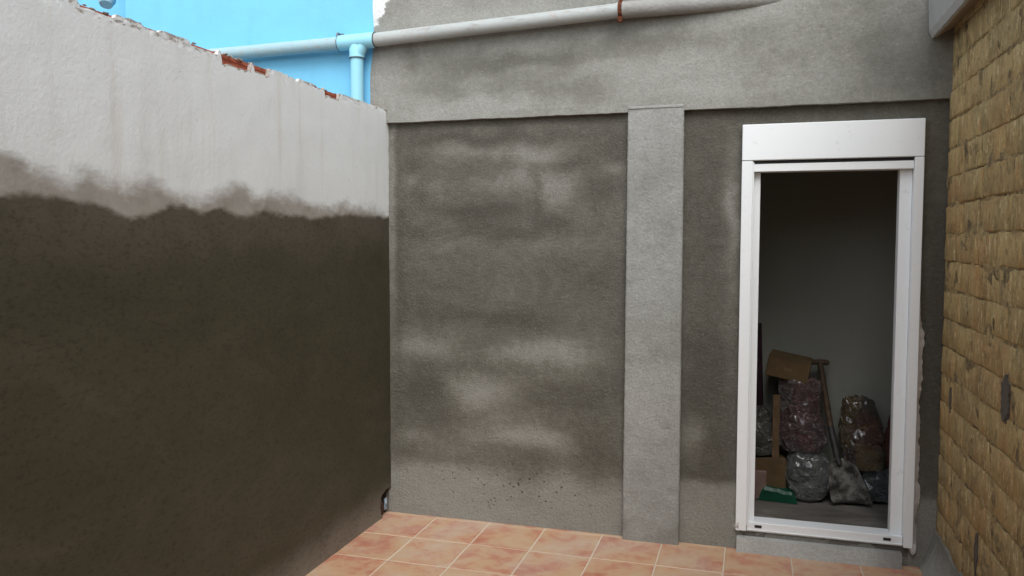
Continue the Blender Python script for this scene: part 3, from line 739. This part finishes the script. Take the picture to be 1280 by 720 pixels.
bag('sack', 2.80, .87, FZ, [(0, .05), (.02, .115), (.09, .145), (.15, .13), (.19, .05)], M['bag_teal'], 'low blue grey sack on the floor beneath the bag of yellow scraps', 'sack', 23, .75)
bag('sack', 2.135, .80, FZ+.235, [(0, .06), (.02, .11), (.10, .13), (.18, .11), (.26, .08), (.29, .04)], M['bag_dark'], 'dark shiny sack at the left edge of the opening above the brown carton', 'sack', 31, .8)
# boxes
def carton(name, c, size, rot, mat, label, cat, tape=True, ch=.003, flap=True):
    t = thing(name, label, cat, (c[0], c[1], c[2]-size[2]/2)); t.rotation_euler = rot
    def part(nm, a, b_, m, chh=ch):
        q = MB(); q.box(a, b_, chh); me = bpy.data.meshes.new(nm); me.from_pydata([tuple(v) for v in q.v], [], q.f); me.materials.append(m)
        o = bpy.data.objects.new(nm, me); COL.objects.link(o); o.parent = t; return o
    sx_, sy_, sz_ = size
    part('box_body', (-sx_/2, -sy_/2, 0), (sx_/2, sy_/2, sz_), mat)
    if flap:
        part('flap', (-sx_/2+.001, -sy_/2, sz_+.0005), (sx_/2-.001, -.002, sz_+.0045), mat, .001)
        part('flap', (-sx_/2+.001, .002, sz_+.0005), (sx_/2-.001, sy_/2, sz_+.0045), mat, .001)
    if tape: part('hand_hole', (-.022, -sy_/2-.0015, sz_*.42), (.022, -sy_/2+.001, sz_*.58), M['card_dark'], .0005)
    return t
carton('cardboard_box', (2.300, .82, .815), (.235, .20, .115), (.05, math.radians(10.5), math.radians(-6)), M['card'], 'brown cardboard box tilted on top of the stacked plastic bags', 'box')
carton('cardboard_carton', (2.195, .80, FZ+.117), (.20, .17, .23), (0, 0, .1), M['card'], 'upright brown carton standing on the room floor behind the green package', 'box', False)
carton('pink_block', (2.150, .72, FZ+.085), (.085, .07, .165), (0, 0, .05), M['pink'], 'pale pink block standing at the left edge behind the white door frame', 'block', False, .004, False)
# green package: a soft wedge with folded ends
def package():
    V = []; F = []; nx, ny = 16, 10
    for s_ in (1, 0):
        for j in range(ny+1):
            for i in range(nx+1):
                u = i/nx; v = j/ny; x = 2.150+.215*u; y = .68+.12*v-.02*u
                h = (.088-.030*u)*(min(1, 6*u+.35))*(min(1, 5*(1-u)+.5))*(min(1, 5*v+.75))*(min(1, 5*(1-v)+.75))
                h += .006*noise.noise(Vector((x*25, y*25, 2)))
                V.append((x+(.012*(.5-u) if s_ else 0), y, FZ+(h if s_ else 0)))
    n = (nx+1)*(ny+1)
    for j in range(ny):
        for i in range(nx):
            a = j*(nx+1)+i; F.append((a, a+1, a+nx+2, a+nx+1)); F.append((n+a, n+a+nx+1, n+a+nx+2, n+a+1))
    for i in range(nx): F.append((i+1, i, n+i, n+i+1)); a = ny*(nx+1)+i; F.append((a, a+1, n+a+1, n+a))
    for j in range(ny): a = j*(nx+1); F.append((a, a+nx+1, n+a+nx+1, n+a)); a += nx; F.append((a+nx+1, a, n+a, n+a+nx+1))
    o = mesh('green_package', V, F, M['green'], None, False, None, (2.25, .74, FZ)); o['label'] = 'low green plastic package on the room floor beside the grey bag'; o['category'] = 'package'
package()
q = MB(); q.box((2.222, .735, FZ), (2.262, .755, .655), .002); o = q.build('wooden_plank', M['plank'], None, False, (2.242, .745, FZ)); o['label'] = 'narrow wooden plank standing upright left of the dark red bag'; o['category'] = 'plank'
# cloth hanging at the left, sack at the right edge
def cloth(name, x0, x1, y0, z0, z1, mat, label, cat, seed):
    us_ = rng(0, 1, .06); vs_ = rng(0, 1, .04); V = []; F = []
    for s_ in (0, 1):
        for v in vs_:
            for u in us_:
                V.append((x0+(x1-x0)*u*(1-.15*v), y0+.018*math.sin(u*11+seed+v*2)+.01*noise.noise(Vector((u*4, v*4, seed)))+.012*s_, z0+(z1-z0)*v))
    nu = len(us_); nv = len(vs_); n = nu*nv
    for j in range(nv-1):
        for i in range(nu-1): a = j*nu+i; F.append((a, a+1, a+nu+1, a+nu)); F.append((n+a, n+a+nu, n+a+nu+1, n+a+1))
    for i in range(nu-1): F.append((i+1, i, n+i, n+i+1)); a = (nv-1)*nu+i; F.append((a, a+1, n+a+1, n+a))
    for j in range(nv-1): a = j*nu; F.append((a, a+nu, n+a+nu, n+a)); a += nu-1; F.append((a+nu, a, n+a, n+a+nu))
    o = mesh(name, V, F, mat, None, True, None, ((x0+x1)/2, y0, z0)); o['label'] = label; o['category'] = cat; return o
cloth('hanging_cloth', 2.03, 2.175, .97, .48, 1.05, M['purple'], 'plum coloured cloth hanging in shadow at the left edge of the opening', 'cloth', 1)
bag('red_sack', 2.925, .86, FZ+.19, [(0, .03), (.02, .075), (.15, .085), (.30, .07), (.36, .03)], M['redcloth'], 'dark red sack mostly hidden behind the right door jamb', 'sack', 41, .8)
bag('crumpled_bag', 2.905, .80, FZ, [(0, .03), (.02, .07), (.10, .08), (.17, .06), (.19, .02)], M['bag_teal'], 'small crumpled dull bag low behind the right door jamb', 'plastic bag', 47, .8)

# shovel
sh = thing('shovel', 'wooden handled shovel with a mortar caked blade leaning on the room wall', 'shovel', (2.62, .66, FZ))
top = at(1025, 453, 1, .92); mid = at(1038, 533, 1, .83); low_ = at(1047, 574, 1, .74)
b = MB(); b.tube([top+Vector((-.052, 0, -.001)), top+Vector((-.040, 0, .0)), top+Vector((0, 0, .004)), top+Vector((.040, 0, 0)), top+Vector((.052, 0, -.001))], [.010, .017, .016, .017, .010], 14); b.build('grip', M['wood'], sh, True)
b = MB(); b.tube([top, top.lerp(mid, .5), mid, mid.lerp(low_, .1)], [.0165, .0175, .0185, .0165], 14); b.build('handle', M['wood'], sh, True)
b = MB(); b.tube([mid, mid.lerp(low_, .5), low_, low_+Vector((.012, -.02, -.03))], [.0195, .020, .019, .012], 14); b.build('socket', M['iron'], sh, True)
V = []; F = []; na_, nb_ = 14, 14
tip = Vector((2.658, .70, FZ+.02)); head = low_+Vector((.010, -.014, .01)); ax = (tip-head); sidev = Vector((1, .12, 0)).normalized(); nrm = sidev.cross(ax.normalized()).normalized()
if nrm.y > 0: nrm = -nrm
for s_ in (0, 1):
    for j in range(nb_+1):
        t = j/nb_; wd = (.068+.042*t)*(min(1, .40+t*4))*(1 if t < .8 else .90+.10*math.sqrt(max(.0, 1-((t-.8)/.20)**2)))
        for i in range(na_+1):
            u = 2*i/na_-1
            p = head+ax*t*(1.0)+sidev*wd*u*1.05 - nrm*(.030*(1-u*u)-.012) + nrm*.006*noise.noise(Vector((u*3, t*4, 2))) - nrm*.003*s_
            V.append(p)
n = (na_+1)*(nb_+1)
for j in range(nb_):
    for i in range(na_): a = j*(na_+1)+i; F.append((a, a+1, a+na_+2, a+na_+1)); F.append((n+a, n+a+na_+1, n+a+na_+2, n+a+1))
for i in range(na_): F.append((i+1, i, n+i, n+i+1)); a = nb_*(na_+1)+i; F.append((a, a+1, n+a+1, n+a))
for j in range(nb_): a = j*(na_+1); F.append((a, a+na_+1, n+a+na_+1, n+a)); a += na_; F.append((a+na_+1, a, n+a, n+a+na_+1))
mn = min(p.z for p in V); V = [p+Vector((0, 0, max(0, FZ+.001-mn))) for p in V]
mesh('blade', V, F, M['blade'], sh, True)
